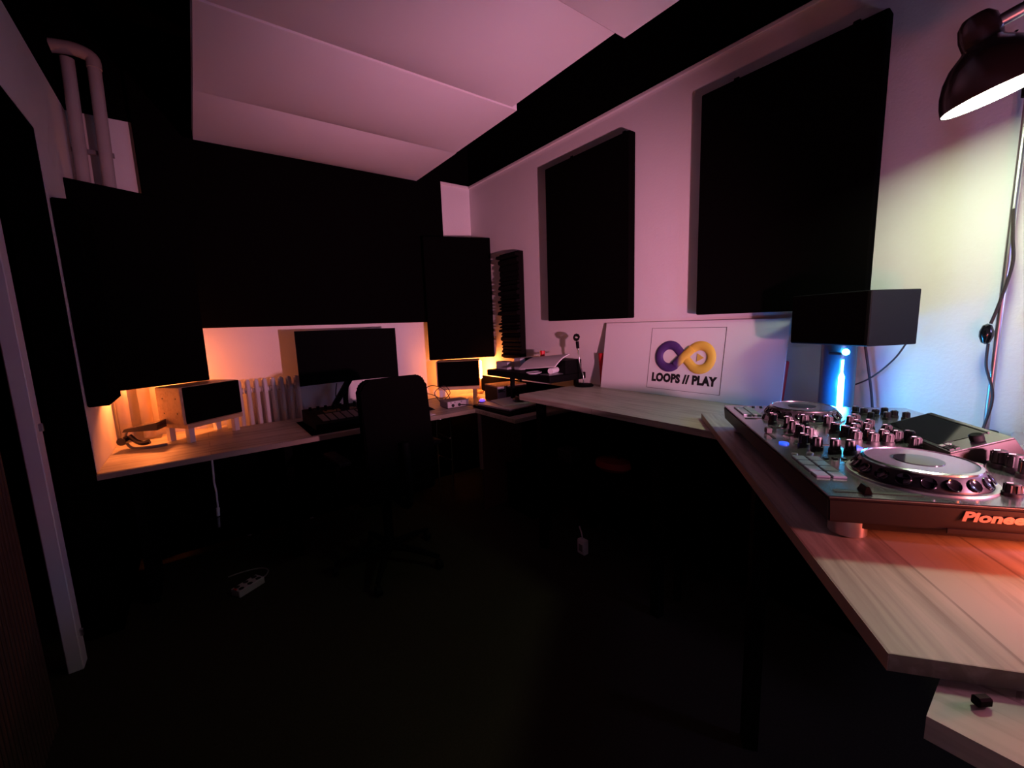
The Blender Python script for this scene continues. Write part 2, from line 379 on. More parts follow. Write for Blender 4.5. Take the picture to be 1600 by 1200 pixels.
U = Vector((.788, .616, 0)).normalized(); W = Vector((U.y, -U.x, 0)); CO = Vector((.7944, .2166, 0))
A = Vector((.574, .09, 0)); Bp = Vector((1.565, .855, 0))
du = (Bp-A).normalized(); dw = Vector((du.y, -du.x, 0))
ang = math.atan2(du.y, du.x)
LB = (Bp-A).length
t = thing('controller_desk', 'angled oak desk board carrying the mixing controller', 'desk', (A.x, A.y, 0), ang)
board(MB(), [(0, 0), (0, -.66), (LB-.21, -.66), (LB-.02, -.30), (LB, 0)], ZD-.021, ZD).build('tabletop', M['oak'], t)
MB().bx(0, LB, .0003, .0015, ZD-.021, ZD).build('edge_band', M['edge'], t)
for x, y in ((.75, -.08),): MB().bx(x-.02, x+.02, y-.02, y+.02, 0, ZD-.022).build('leg', M['steel'], t)
t = thing('lower_shelf', 'oak board jutting out under the near end of the angled desk', 'shelf', (0, 0, 0))
board(MB(), [(.534, .053), (.534, -.85), (.95, -.85), (.95, .053)], .878, .9033).build('shelf_board', M['oakY'], t)
for x, y in ((.60, -.8), (.90, -.8), (.90, .0)): MB().bx(x-.02, x+.02, y-.02, y+.02, 0, .877).build('leg', M['steel'], t)
o = MB().box((0, 0, 0), (.016, .009, .010), -.6, .002).build('dark_bit', M['black']); o.location = (.590, .022, .9095)  # small dark bit on the board
tag(o, 'small black piece lying on the oak board below the angled desk', 'clip')

# ------------------------------------------------------------------ speakers (one design, three of them)
def make_speaker(label, loc, rot, grp='small two-way speakers in wooden cabinets', cab='pine'):
    t = thing('speaker', label, 'speaker', loc, rot, grp); w_, d_, h = .33, .20, .20
    m = MB(); m.bx(-w_/2, w_/2, -d_/2+.012, d_/2, 0, h, .003); m.build('cabinet', M[cab], t)
    MB().bx(-w_/2+.012, w_/2-.0, -d_/2, -d_/2+.012, .004, h-.002, .003).build('grille', M['fabric'], t)
    for y in (-.05, .05):
        for z in (.06, .14): MB().cyl((-w_/2+.0005, y, z), .0035, .0015, 8, Matrix.Rotation(-PI/2, 4, 'Y')).build('screw', M['ink'], t)
    return t
def make_riser(label, loc, rot):
    t = thing('speaker_riser', label, 'stand', loc, rot, 'low wooden stands under the desk speakers')
    MB().bx(-.155, .165, -.10, .09, .077, .1, .002).build('riser_top', M['pine'], t)
    for x in (-.135, .125):
        for y in (-.08, .07): MB().bx(x-.014, x+.014, y-.014, y+.014, 0, .077).build('leg', M['white'], t)
    return t
cL = (-.012, 2.955); rL = math.radians(35)
make_riser('pale wooden riser under the left speaker on the back desk', (*cL, ZK), rL)
make_speaker('wooden speaker with black front on the back desk, left of the radiator', (*cL, ZK+.1), rL)
cR = (1.655, 2.93); rR = -math.radians(35)
make_riser('pale wooden riser under the right speaker beside the glowing lamp', (*cR, ZK), rR)
make_speaker('wooden speaker with black front on the back desk, beside the glowing lamp', (*cR, ZK+.1), rR)
# glowing lamp right
t = thing('table_lamp', 'small orange glowing lamp on the back desk behind the right speaker', 'lamp', (1.875, 2.985, ZK))
MB().lathe([(.0, 0), (.035, 0), (.035, .02), (.02, .03), (.02, .13)], (0, 0, 0), None, 24).build('base', M['pine'], t, True)
MB().lathe([(.030, .13), (.030, .27), (.02, .28), (0, .28)], (0, 0, 0), None, 24).build('lamp_shade', M['orange_glow'], t, True)

# ------------------------------------------------------------------ bracket gadget at the left end
t = thing('desk_clamp', 'metal clamp bracket lying on the left end of the back desk', 'clamp', (-.285, 2.885, ZK), math.radians(-20))
m = MB(); m.hull8([(-.06, -.03, .09), (.10, -.05, .09), (.10, .05, .09), (-.06, .03, .09)], [(-.05, -.03, .105), (.10, -.05, .13), (.10, .05, .13), (-.05, .03, .105)]); m.build('clamp_plate', M['brown'], t)
m = MB(); m.tube([(-.05, 0, .10), (-.065, 0, .05), (-.035, -.02, .006), (.05, -.05, .006), (.12, -.02, .006)], .007, 8); m.build('clamp_arm', M['grey'], t, True)
m = MB(); m.cyl((-.05, -.02, .05), .02, .05, 14, Matrix.Rotation(PI/2, 4, 'X')); m.tube([(-.03, -.03, .07), (.0, -.04, .04), (.03, -.05, .03), (.06, -.05, .035)], .012, 8); m.build('clamp_screw', M['brown'], t, True)

# ------------------------------------------------------------------ monitor on an arm
t = thing('monitor', 'wide curved black monitor on an arm above the back desk', 'monitor', (.82, 2.90, ZK))
m = MB(); N = 24; Rr = 1.5; Wm = .645; z0, z1 = .225, .572; ga = []; gb = []
for i in range(N+1):
    x = (i/N-.5)*Wm; y = (Rr-math.sqrt(Rr*Rr-x*x))*-1 + .035
    ga.append((x, y)); gb.append((x, y+.022))
m.prism(ga+gb[::-1], z0, z1); m.build('screen', mat('screen_off', (.0015, .0015, .0015), .6, spec=.02), t)
MB().bx(-.09, .05, .05, .085, z0+.06, z1-.08, .01).build('back_cover', M['black'], t)
m = MB(); m.tube([(-.03, .10, .0), (-.03, .10, .10), (-.02, .10, .18)], .017, 12, 3); m.hull8([(-.13, .05, .08), (-.10, .05, .06), (-.10, .07, .06), (-.13, .07, .08)], [(.0, .05, .27), (.03, .05, .25), (.03, .08, .25), (.0, .08, .27)]); m.build('monitor_arm', M['black'], t)
MB().bx(-.08, .02, .06, .14, 0, .012, .003).build('arm_base', M['black'], t)
tag(MB().tube([(.72, 2.92, .95), (.715, 2.95, .86), (.74, 2.97, .78), (.73, 2.95, .736)], .0035, 6).build('monitor_cable', M['cable']), 'thin black cable hanging below the curved monitor', 'cable')

# ------------------------------------------------------------------ control surface, mat
o = MB().bx(.452, .95, 2.462, 2.90, ZK+.001, ZK+.005, .001).build('desk_mat', M['fabric']); tag(o, 'black mat lying on the back desk under the control surface', 'mat')
t = thing('control_surface', 'black fader control surface on the desk mat below the monitor', 'controller', (.50, 2.50, ZK+.006), math.radians(2))
m = MB(); m.hull8([(0, .06, 0), (.46, .06, 0), (.46, .38, 0), (0, .38, 0)], [(0, .06, .03), (.46, .06, .03), (.46, .38, .075), (0, .38, .075)]); m.build('body', M['black'], t)
tilt = Matrix.Rotation(math.atan2(.045, .32), 4, 'X')
for i in range(8):
    x = .07+i*.046; MB().box((x, .165, .046), (.036, .13, .003), tilt, .0005).build('fader_strip', M['keys'], t)
for i in range(9):
    x = .04+i*.046; MB().cyl((x, .34, .068), .009, .022, 14, None, .002).build('knob', M['black'], t, True)
MB().box((.20, .27, .0605), (.2, .05, .003), tilt).build('display', M['glass'], t)

# ------------------------------------------------------------------ audio interface, cables, paper
t = thing('audio_interface', 'small silver-fronted audio interface at the right end of the back desk edge', 'audio interface', (1.43, 2.56, ZK), math.radians(-2))
MB().bx(-.085, .085, 0, .12, .004, .052, .004).build('case', M['grey'], t)
MB().bx(-.084, .06, -.003, 0, .006, .050, .001).build('faceplate', M['silver'], t)
for x, z in ((-.045, .022), (.005, .022)): MB().cyl((x, -.003, z), .011, .004, 18, Matrix.Rotation(PI/2, 4, 'X')).build('socket', M['ink'], t)
for x in (-.06, -.03, .02): MB().cyl((x, -.003, .042), .004, .006, 12, Matrix.Rotation(PI/2, 4, 'X')).build('knob', M['grey'], t)
for x in (-.07, .07): MB().bx(x-.008, x+.008, .02, .1, 0, .004).build('foot', M['black'], t)
cabs = [([(1.45, 2.555, .75), (1.47, 2.50, .752), (1.52, 2.47, .745), (1.58, 2.47, .74), (1.62, 2.5, .736)], .004, 'black jack cable plugged into the front of the audio interface'),
        ([(1.36, 2.69, .76), (1.33, 2.72, .83), (1.45, 2.80, .86), (1.53, 2.86, .79), (1.50, 2.90, .736)], .003, 'thin cable arching over the back of the audio interface'),
        ([(1.44, 2.69, .765), (1.42, 2.74, .84), (1.35, 2.82, .87), (1.28, 2.9, .80), (1.2, 2.92, .736)], .003, 'thin cable looping left from the audio interface'),
        ([(1.10, 2.80, .736), (1.25, 2.86, .75), (1.38, 2.84, .77), (1.48, 2.90, .75), (1.55, 2.98, .74)], .003, 'red-brown cable lying across the desk under the right speaker'),
        ([(1.12, 2.95, .736), (1.30, 2.93, .80), (1.42, 2.97, .78), (1.50, 3.01, .74)], .0028, 'thin cable running behind the chair towards the right speaker')]
for p, r_, l in cabs: tag(MB().tube(p, r_, 6).build('cable', M['cable']), l, 'cable', 'cables around the audio interface')
o = MB().box((0, 0, 0), (.12, .08, .004), .1).build('paper_sheet', M['paper']); o.location = (1.14, 2.50, ZK+.003)
tag(o, 'small white sheet on the back desk right of the chair', 'paper')
t = thing('tablet_stand', 'dark wedge-shaped tablet stand on the desk right of the chair', 'stand', (1.16, 2.62, ZK), math.radians(10))
m = MB(); m.hull8([(-.10, 0, 0), (.12, -.02, 0), (.12, .10, 0), (-.10, .12, 0)], [(-.10, .05, .12), (-.04, .04, .10), (-.04, .06, .10), (-.10, .07, .12)]); m.build('stand', M['black'], t)

# ------------------------------------------------------------------ stack on the right part of the low desk
o = MB().bx(1.50, 1.80, 2.06, 2.48, ZK+.001, ZK+.022, .003).build('black_tray', M['black']); tag(o, 'black tray on the low desk beside the raised worktop', 'tray')
t = thing('laptop', 'closed silver laptop on the black tray', 'laptop', (1.64, 2.27, ZK+.023), math.radians(4))
MB().bx(-.12, .14, -.17, .17, 0, .008, .003).build('base', M['alu'], t); MB().bx(-.12, .14, -.17, .17, .0085, .015, .003).build('lid', M['label'], t)
t = thing('booklet', 'open white booklet on top of the silver laptop', 'booklet', (1.68, 2.28, ZK+.039), math.radians(-12))
m = MB(); m.hull8([(-.1, -.1, 0), (.1, -.1, 0), (.1, .12, 0), (-.1, .12, 0)], [(-.1, -.1, .003), (.1, -.1, .012), (.1, .12, .02), (-.1, .12, .006)]); m.build('page', M['paper'], t)
o = MB().lathe([(0, 0), (.02, 0), (.03, .006), (.027, .018), (.012, .026), (0, .027)], (0, 0, 0), Matrix.Diagonal((1, 1.7, 1, 1)), 20).build('computer_mouse', M['satin'], None, True); o.location = (1.70, 2.22, ZK+.052); tag(o, 'dark computer mouse on the open booklet', 'mouse')
t = thing('trackball', 'small round gadget glowing violet beside the laptop', 'gadget', (1.565, 2.46, ZK+.023))
MB().lathe([(0, 0), (.028, 0), (.030, .012), (.022, .018)], (0, 0, 0), None, 20).build('base', M['satin'], t, True)
MB().lathe([(.022, .012), (.021, .022), (.014, .032), (0, .036)], (0, 0, 0), None, 20).build('glow_dome', mat('violet_glow', (.2, .1, .6), .3, emit=(.18, .08, 1), es=1.5), t, True)
t = thing('carton', 'brown carton with grey label standing under the black riser shelf', 'box', (1.70, 2.42, ZK+.001), math.radians(-6))
MB().bx(.0, .25, .05, .25, .0, .125, .002).build('carton_body', M['card'], t)
MB().bx(-.001, .0, .055, .245, .008, .115).build('side_print', M['darkcard'], t)
MB().bx(.0, .07, .048, .05, .01, .118).build('front_label', M['label'], t)
MB().bx(.075, .25, .048, .05, .01, .118).build('front_print', M['darkcard'], t)
text_mesh('lettering', 'SMC', .030, M['ink'], t, frame((.004, .047, .08), (1, 0, 0), (0, 0, 1)), .001)
# black riser shelf
t = thing('riser_shelf', 'low black shelf standing over the cartons at the right wall', 'shelf', (0, 0, 0))
MB().bx(1.68, 1.992, 1.872, 2.56, .936, .978, .004).build('shelf_top', M['black'], t)
for x, y in ((1.74, 2.33), (1.96, 2.53), (1.96, 1.93)): MB().bx(x-.012, x+.012, y-.012, y+.012, ZK, .936).build('leg', M['black'], t)
ZS = .979
def carton(name, label, x0, x1, y0, y1, z0, z1, m_): return tag(MB().bx(x0, x1, y0, y1, z0, z1, .002).build(name, m_), label, 'box')
carton('small_box', 'short pale box at the far left end of the black shelf', 1.75, 1.83, 2.40, 2.54, ZS, 1.032, M['label'])
t = thing('power_adapter', 'tall white box-shaped adapter beside the short pale box', 'box', (1.80, 2.31, ZS))
MB().bx(-.03, .03, -.04, .04, 0, .085, .006).build('housing', M['label'], t); MB().bx(.03, .12, -.016, .04, .062, .085, .004).build('shelf_arm', M['white'], t)
t = thing('black_carton', 'flat black carton lettered Studio standing on the black shelf', 'box', (1.86, 2.06, ZS))
MB().bx(-.05, .09, -.19, .23, 0, .085, .002).build('carton_body', M['black'], t)
text_mesh('lettering', 'Studio', .045, M['label'], t, frame((-.0505, .215, .028), (0, -1, 0), (0, 0, 1)), .0005)
def sheet(label, loc, size, rot, th=.006):
    m = MB(); g = []; NX = 8
    for i in range(NX+1):
        u_ = i/NX; zz = .018*math.sin(u_*PI)*.6
        g.append(((u_-.5)*size[0], zz))
    a = [[m.bm.verts.new((x, s_*size[1]/2, z)) for x, z in g] for s_ in (-1, 1)]; b = [[m.bm.verts.new((x, s_*size[1]/2, z+th)) for x, z in g] for s_ in (-1, 1)]
    for i in range(NX):
        m.bm.faces.new((a[0][i], a[0][i+1], a[1][i+1], a[1][i])); m.bm.faces.new((b[0][i], b[0][i+1], b[1][i+1], b[1][i]))
        m.bm.faces.new((a[0][i], a[0][i+1], b[0][i+1], b[0][i])); m.bm.faces.new((a[1][i], a[1][i+1], b[1][i+1], b[1][i]))
    m.bm.faces.new((a[0][0], a[1][0], b[1][0], b[0][0])); m.bm.faces.new((a[0][-1], a[1][-1], b[1][-1], b[0][-1]))
    o = m.build('paper_stack', M['paper']); o.location = loc; o.rotation_euler = rot
    return tag(o, label, 'papers')
sheet('crumpled white papers leaning on the black carton', (1.772, 2.03, 1.050), (.17, .30), (math.radians(-6), math.radians(-22), math.radians(12)))
t = thing('paper_roll', 'white paper roll at the near end of the black shelf', 'roll', (1.735, 1.915, ZS+.030), math.radians(20))
MB().cyl((-.02, 0, -.003), .018, .085, 20, Matrix.Rotation(PI/2, 4, 'Y')).build('roll', M['paper'], t, True)
o = MB().bx(1.69, 1.806, 1.885, 1.975, ZS, ZS+.008, .003).build('silver_tray', M['alu']); tag(o, 'thin silver tray under the paper roll', 'tray')
m = MB()
for k in range(3):
    rr = .03+.006*k; m.tube([(rr*1.4*math.cos(a_*PI/6), rr*math.sin(a_*PI/6), .004+.004*k) for a_ in range(11)], .0022, 6, 3)
o = m.build('coiled_cable', M['label']); o.location = (1.70, 2.04, ZS+.001); tag(o, 'coiled pale cable on the black shelf below the papers', 'cable')
o = MB().lathe([(0, 0), (.016, 0), (.018, .045), (.016, .045), (.015, .004), (0, .004)], (0, 0, 0), None, 24, False).build('red_cup', M['red'], None, True); o.location = (1.91, 2.20, ZS+.086); tag(o, 'small red cup standing on the black carton', 'cup')

# ------------------------------------------------------------------ microphone stand
t = thing('microphone_stand', 'desktop microphone stand with round black base and bent chrome neck', 'microphone stand', (1.895, 1.80, ZW2))
MB().lathe([(0, 0), (.058, 0), (.06, .006), (.052, .014), (.012, .02), (0, .02)], (0, 0, 0), None, 36).build('base', M['black'], t, True)
MB().tube([(0, 0, .018), (-.002, .004, .07), (.004, .035, .13), (.006, .045, .19), (.008, .055, .235)], .0048, 10).build('neck', M['chrome'], t, True)
MB().tube([(.008, .055, .232), (.009, .058, .25), (.010, .062, .275)], .010, 12, 1).build('collar', M['black'], t, True)
Mc = Vector((-.62, -.70, .35)).to_track_quat('Z', 'Y').to_matrix().to_4x4()
MB().lathe([(.011, -.014), (.021, -.014), (.021, .014), (.011, .014), (.011, -.014)], (.010, .068, .300), Mc, 8, False).build('clip', M['black'], t, True)

# ------------------------------------------------------------------ logo board
H = .386; lean = .058
t = thing('display_board', 'wide white board with purple and yellow loop logo leaning on the right wall', 'sign', (1.926, 1.203, ZW2))
La = math.atan2(lean, H); up_ = Vector((math.sin(La), 0, math.cos(La))); xd = Vector((0, -1, 0)); nrm = xd.cross(up_)
def bf(x, z, off=0): return frame(xd*x + up_*z + nrm*off, xd, up_)
m = MB(); m.box((0, H/2, -.003), (.980, H, .006), None, .001); b_ = m.build('board', M['board'], t); b_.matrix_local = bf(0, 0)
# printed frame  (x -.165..+.235)
fx0, fx1, fz0, fz1 = -.168, .232, .032, .352; w_ = .0016
m = MB(); m.bx(fx0, fx1, fz0, fz0+w_, .0002, .0008); m.bx(fx0, fx1, fz1-w_, fz1, .0002, .0008); m.bx(fx0, fx0+w_, fz0, fz1, .0002, .0008); m.bx(fx1-w_*1.6, fx1, fz0, fz1, .0002, .0008)
m.build('printed_frame', M['ink'], t).matrix_local = bf(0, 0)
text_mesh('lettering', 'LOOPS // PLAY', .058, M['ink'], t, bf(.033, .073, .0006) @ Matrix.Diagonal((.86, 1, 1, 1)), .0036, .0003, 0, 1.08, 'CENTER')
lm = bpy.data.materials.new('printed_loop'); lm.use_nodes = True; nt = lm.node_tree; b = nt.nodes['Principled BSDF']; b.inputs['Roughness'].default_value = .55
tc = nt.nodes.new('ShaderNodeTexCoord'); sp = nt.nodes.new('ShaderNodeSeparateXYZ'); nt.links.new(tc.outputs['Object'], sp.inputs[0])
rp = nt.nodes.new('ShaderNodeValToRGB'); e = rp.color_ramp.elements; e[0].position = .47; e[0].color = (.075, .035, .16, 1); e[1].position = .53; e[1].color = (.75, .52, .07, 1)
mp = nt.nodes.new('ShaderNodeMapRange'); mp.inputs[1].default_value = -.1667; mp.inputs[2].default_value = .1667; nt.links.new(sp.outputs[0], mp.inputs[0]); nt.links.new(mp.outputs[0], rp.inputs[0])
nt.links.new(rp.outputs[0], b.inputs['Base Color'])
cc, rr = .083, .058; al = math.asin(rr/cc); tl = math.sqrt(cc*cc-rr*rr)
def arc(cx, sgn):
    pts = []; st = PI-(PI/2-al)
    for i in range(41):
        a_ = st - (2*st)*i/40
        pts.append((cx+sgn*rr*math.cos(a_), rr*math.sin(a_)))
    return pts
def ribbon(m, pts, hw, z):
    n = len(pts); Lf, Ct, Rt = [], [], []
    for i, p in enumerate(pts):
        a_ = Vector(pts[max(i-1, 0)]); c_ = Vector(pts[min(i+1, n-1)]); d_ = (c_-a_).normalized(); nn = Vector((-d_.y, d_.x)); p = Vector(p)
        row = []
        for k in range(7):
            s_ = -1+2*k/6; row.append(m.bm.verts.new((p.x+nn.x*hw*s_, p.y+nn.y*hw*s_, z+.0095*math.sqrt(max(0, 1-s_*s_)))))
        Lf.append(row)
    for A_, B_ in zip(Lf, Lf[1:]):
        for k in range(6): m.bm.faces.new((A_[k], A_[k+1], B_[k+1], B_[k]))
    m.bm.faces.new([v for v in Lf[0]][::-1]); m.bm.faces.new(Lf[-1])
def solid(n_, c_): return mat(n_, c_, .5, spec=.3)
lpur = solid('printed_purple', (.075, .035, .16)); lyel = solid('printed_gold', (.75, .52, .07))
e[0].position = .42; e[1].position = .50
rl = arc(cc, 1); ll = arc(-cc, -1)
m = MB(); ribbon(m, rl, .0228, .0008); lw = rl[-1]; ribbon(m, [lw, (lw[0]*.5, lw[1]*.5), (0.002, 0)], .0228, .0008)
m.build('right_loop', lyel, t, True).matrix_local = bf(.033, .205)
m = MB(); ribbon(m, ll, .0228, .0008); lw = ll[0]; ribbon(m, [lw, (lw[0]*.5, lw[1]*.5), (-.002, 0)], .0228, .0008)
m.build('left_loop', lpur, t, True).matrix_local = bf(.033, .205)
m = MB(); p1 = rl[0]; p0 = ll[-1]; ribbon(m, [(p0[0]+(p1[0]-p0[0])*i/12, p0[1]+(p1[1]-p0[1])*i/12) for i in range(13)], .0228, .0065)
m.build('crossing_strand', lm, t, True).matrix_local = bf(.033, .205)
m = MB(); m.prism([(-.013, .020), (-.013, -.020), (.022, 0)], .0006, .003); m.build('play_triangle', mat('printed_yellow', (.7, .5, .09), .55), t).matrix_local = bf(.033+cc, .205)
def vase(label, y, x=1.981, h=.20):
    o = MB().lathe([(0, 0), (.013, 0), (.030, h), (.028, h), (.012, .004), (0, .004)], (0, 0, 0), Matrix.Diagonal((.55, 1, 1, 1)), 28, False).build('red_vase', M['red'], None, True)
    o.location = (x, y, ZW2+.0005); return tag(o, label, 'vase', 'red tapered vases behind the board')
vase('red tapered vase showing left of the logo board', 1.725, 1.981); vase('red tapered vase showing right of the logo board', .738, 1.981)

# ------------------------------------------------------------------ speaker on LED tower by the lamp
t = make_speaker('black speaker with grey side, on the blue-lit post in front of the largest wall panel', (1.838, .481, 1.190), -math.radians(117), cab='black')
for c in t.children:
    c.scale = (.9, 1, .88)
    if c.name.startswith('cabinet'): c.data.materials[0] = mat('dark_grey_cabinet', (.012, .010, .016), .7, spec=.15)
t = thing('led_post', 'dark post with a glowing blue light strip under the black speaker', 'lamp', (1.835, .50, ZW2))
m = MB(); m.lathe([(0, 0), (.052, 0), (.052, .285), (0, .285)], (0, 0, 0), None, 40); m.build('post', mat('post_with_blue_glow', (.012, .045, .09), .3), t, True)  # blue in the base colour stands for the strip's glow on the post
MB().tube([(-.068, -.032, .03), (-.066, -.030, .16), (-.064, -.030, .235)], [.0085, .0085, .0085, .0035, .0035], 12, 6).build('light_strip', M['led'], t, True)
MB().lathe([(0, -.008), (.009, -.004), (.011, .004), (0, .008)], (-.066, -.036, .262), Matrix.Rotation(PI/2, 4, 'Y'), 16).build('light_spot', M['led'], t, True)
MB().bx(-.068, -.052, -.030, .012, .252, .260, .001).build('strip_holder', M['satin'], t)
MB().lathe([(0, 0), (.056, 0), (.056, .006), (.053, .01), (0, .01)], (0, 0, 0), None, 32).build('base', M['satin'], t, True)
MB().lathe([(0, .283), (.045, .283), (.045, .287), (0, .287)], (0, 0, 0), None, 24).build('top_plate', M['satin'], t, True)
tag(MB().tube([(1.93, .34, 1.19), (1.93, .37, 1.13), (1.93, .43, 1.06), (1.93, .51, 1.01), (1.93, .56, .96), (1.93, .58, .912)], .0028, 6).build('speaker_cable', M['cable']), 'thin cable sagging from the bottom of the black speaker across the wall', 'cable')
tag(MB().tube([(1.94, .455, 1.19), (1.945, .44, 1.10), (1.95, .425, 1.0), (1.95, .415, .91)], .004, 6).build('speaker_cable', M['cable']), 'thicker cable dropping straight down behind the black speaker', 'cable')

# ------------------------------------------------------------------ wall lamp
v = Vector((1.42, .135, .475)).normalized()
e3 = (RT*110 + UP*53); e3 = (e3 - v*e3.dot(v)).normalized()
n0 = e3.cross(v).normalized()
if n0.z > 0: n0 = -n0
tl_ = math.radians(10); nd = (n0*math.cos(tl_) - v*math.sin(tl_)).normalized()
# lamp centre: behind pixel (1556,148)
dpx = (f + RT*((1556-800)/FPX) - UP*((147-600)/FPX)); LC = Vector((0, 0, 1.3)) + dpx*(.99)
ax = -nd; xa = e3; Ml = Matrix.Translation(LC) @ Matrix((xa, ax.cross(xa), ax)).transposed().to_4x4()
t = thing('clip_lamp', 'brown metal shade lamp shining down at the right wall', 'lamp', (0, 0, 0))
RS = .095
prof = [(a_*.97, b_*.97) for a_, b_ in [(.098, 0), (.0965, .02), (.0911, .045), (.0804, .072), (.0647, .096), (.047, .112), (.040, .118), (.036, .124), (.038, .150), (.034, .176), (.024, .190), (0, .194)]]
m = MB(); m.lathe(prof, (0, 0, 0), Ml, 48, False); m.build('lamp_shade', M['brown'], t, True)
m = MB(); m.lathe([(r_-.0022 if r_ > .004 else 0, z-.001 if i else 0.0005) for i, (r_, z) in enumerate(prof[:6])], (0, 0, 0), Ml, 48, False); m.build('reflector', M['shade_in'], t, True)
MB().lathe([(0, .006), (RS-.006, .006), (RS-.006, .009), (0, .009)], (0, 0, 0), Ml, 40, False).build('diffuser', M['disc'], t, True)
for a_ in (0, 2.1, 4.2): MB().lathe([(0, -.003), (.004, 0), (0, .003)], (Ml @ Vector((.050*math.cos(a_), .050*math.sin(a_), .110))), None, 8, False).build('rivet', M['chrome'], t, True)
PX, PY = 1.95, .14
nk = Ml @ Vector((.030, 0, .147)); back = Ml @ Vector((.070, 0, .147))
MB().tube([nk, (nk+back)/2, back], .014, 12, 1).build('swivel_joint', M['alu'], t, True)
MB().tube([back, back+Vector((.04, -.025, .03)), back+Vector((.12, -.05, .04)), (1.93, .06, 1.97), (PX, PY-.01, 1.92)], .006, 10).build('lamp_arm', M['chrome'], t, True)
MB().cyl((PX, PY, ZW2+.001), .0075, 2.02-ZW2, 14).build('pole', M['alu'], t, True)
MB().cyl((PX, PY, 1.885), .014, .04, 14).build('pole_clamp', M['black'], t, True)
MB().cyl((PX, PY, ZW2+.0), .028, .014, 20).build('pole_foot', M['black'], t, True)
m = MB(); m.tube([(PX-.008, PY, 1.58), (PX-.014, PY-.006, 1.50), (PX-.012, PY-.012, 1.42), (PX-.012, PY+.004, 1.31), (PX-.012, PY+.016, 1.25)], .004, 8)
m.tube([(PX-.012, PY+.016, 1.19), (PX-.014, PY+.014, 1.12), (PX-.012, PY-.004, 1.05), (PX-.01, PY-.006, 1.0), (PX-.012, PY+.002, .94), (PX-.03, PY+.006, .912)], .0035, 8)
m.build('power_cord', M['cable'], t, True)
MB().lathe([(0, 0), (.010, .006), (.016, .025), (.016, .040), (.010, .058), (0, .064)], (PX-.013, PY+.022, 1.187), None, 20).build('cord_switch', M['gloss'], t, True)

# ------------------------------------------------------------------ the mixing controller
ROT = math.atan2(U.y, U.x)
# local x = s (towards the far end), local y = -t (t runs from the user edge to the back)
t = thing('dj_controller', 'large black mixing controller with two jog wheels on the angled desk', 'dj controller', (CO.x, CO.y, ZD), ROT)
SL, SD = .764, .505; Z0 = .02; Z1 = .080
def P3(s, tt, z=Z1): return Vector((s, -tt, z))
m = MB(); m.hull8([(.004, -.004, Z0+.014), (SL-.004, -.004, Z0+.014), (SL-.004, -SD, Z0+.014), (.004, -SD, Z0+.014)],
                 [(0, 0, Z1-.004), (SL, 0, Z1-.004), (SL, -SD, Z1-.004), (0, -SD, Z1-.004)])
bmesh.ops.bevel(m.bm, geom=[e for e in m.bm.edges], offset=.003, segments=2, affect='EDGES'); m.build('body', M['body'], t)
MB().bx(.02, SL-.02, -SD+.01, -.05, Z0-.002, Z0+.014, .002).build('underside', M['body'], t)
MB().bx(.001, SL-.001, -SD, -.001, Z1-.004, Z1, .0015).build('top_plate', M['panel'], t)
for s_, t_ in ((.045, .05), (SL-.045, .05), (.045, SD-.06), (SL-.045, SD-.06)):
    MB().lathe([(0, 0), (.024, 0), (.027, .003), (.027, Z0+.012), (0, Z0+.012)], P3(s_, t_, 0), None, 28).build('foot', M['alu'], t, True)
def knob(s_, t_, r=.0085, h=.024, m_='knob', cap=True, z=Z1):
    k = MB(); k.lathe([(r*1.25, 0), (r*1.2, h*.25), (r*.95, h*.3), (r*.85, h*.95), (r*.75, h), (0, h)], (0, 0, 0), None, 18)
    for j in range(8):
        a_ = j*PI/4; k.box((r*.93*math.cos(a_), r*.93*math.sin(a_), h*.6), (.002, .002, h*.6))
    k = k.build('knob', M[m_], t, True); k.location = P3(s_, t_, z)
    if cap: MB().box((0, r*.45, h+.0004), (.0016, r*.8, .001)).build('knob_marker', M['print'], k)
    return k
def jog(s_, t_):
    j = bpy.data.objects.new('jog_wheel', None); 
    R1, R2 = .092, .079
    m = MB(); n = 64; prof_ = [(R1, 0), (R1, .005), (R1*.985, .008), (R2*1.03, .024), (R2, .027), (0, .027)]
    m.lathe(prof_, (0, 0, 0), None, 96)
    o = m.build('jog_wheel', M['satin'], t, True, P3(s_, t_))
    m = MB()
    for i in range(18):
        a_ = 2*PI*i/18; rr_ = (R1+R2)/2+.0015
        m.lathe([(0, .0004), (.008, .0008), (.0098, .0022), (.0112, .0002)], (rr_*math.cos(a_), rr_*math.sin(a_), .0155), Matrix.Rotation(a_, 4, 'Z') @ Matrix.Rotation(math.radians(52), 4, 'Y'), 12, False)
    m.build('finger_dimples', M['gloss'], o, True)
    MB().lathe([(R2-.004, .027), (R2+.001, .027), (R2+.001, .030), (R2-.004, .0315), (R2-.004, .027)], (0, 0, 0), None, 96, False).build('rim', M['chrome'], o, True)
    MB().lathe([(.034, .0275), (R2-.004, .0275), (R2-.004, .0302), (.034, .0295)], (0, 0, 0), None, 80, False).build('platter', M['platter'], o, True)
    MB().lathe([(0, .0275), (.034, .0275), (.034, .0305), (0, .0308)], (0, 0, 0), None, 48, False).build('display', M['glass'], o, True)
    MB().lathe([(R1+.001, 0), (R1+.009, 0), (R1+.008, .0035), (R1+.001, .0035), (R1+.001, 0)], (0, 0, 0), None, 96, False).build('surround', M['alu'], o, True)
    return o
jog(.124, .186); jog(.612, .175)
# pads
def pads(s0, t0, ds, dt):
    for i in range(4):
        for k in range(2):
            MB().box((0, 0, 0), (ds*.88, dt*.86, .004), None, .001).build('pad', M['pad'], t, loc=P3(s0+ds*(i+.5), t0+dt*(k+.5), Z1+.002))
pads(.085, .014, .031, .026); pads(.603, .020, .031, .026)
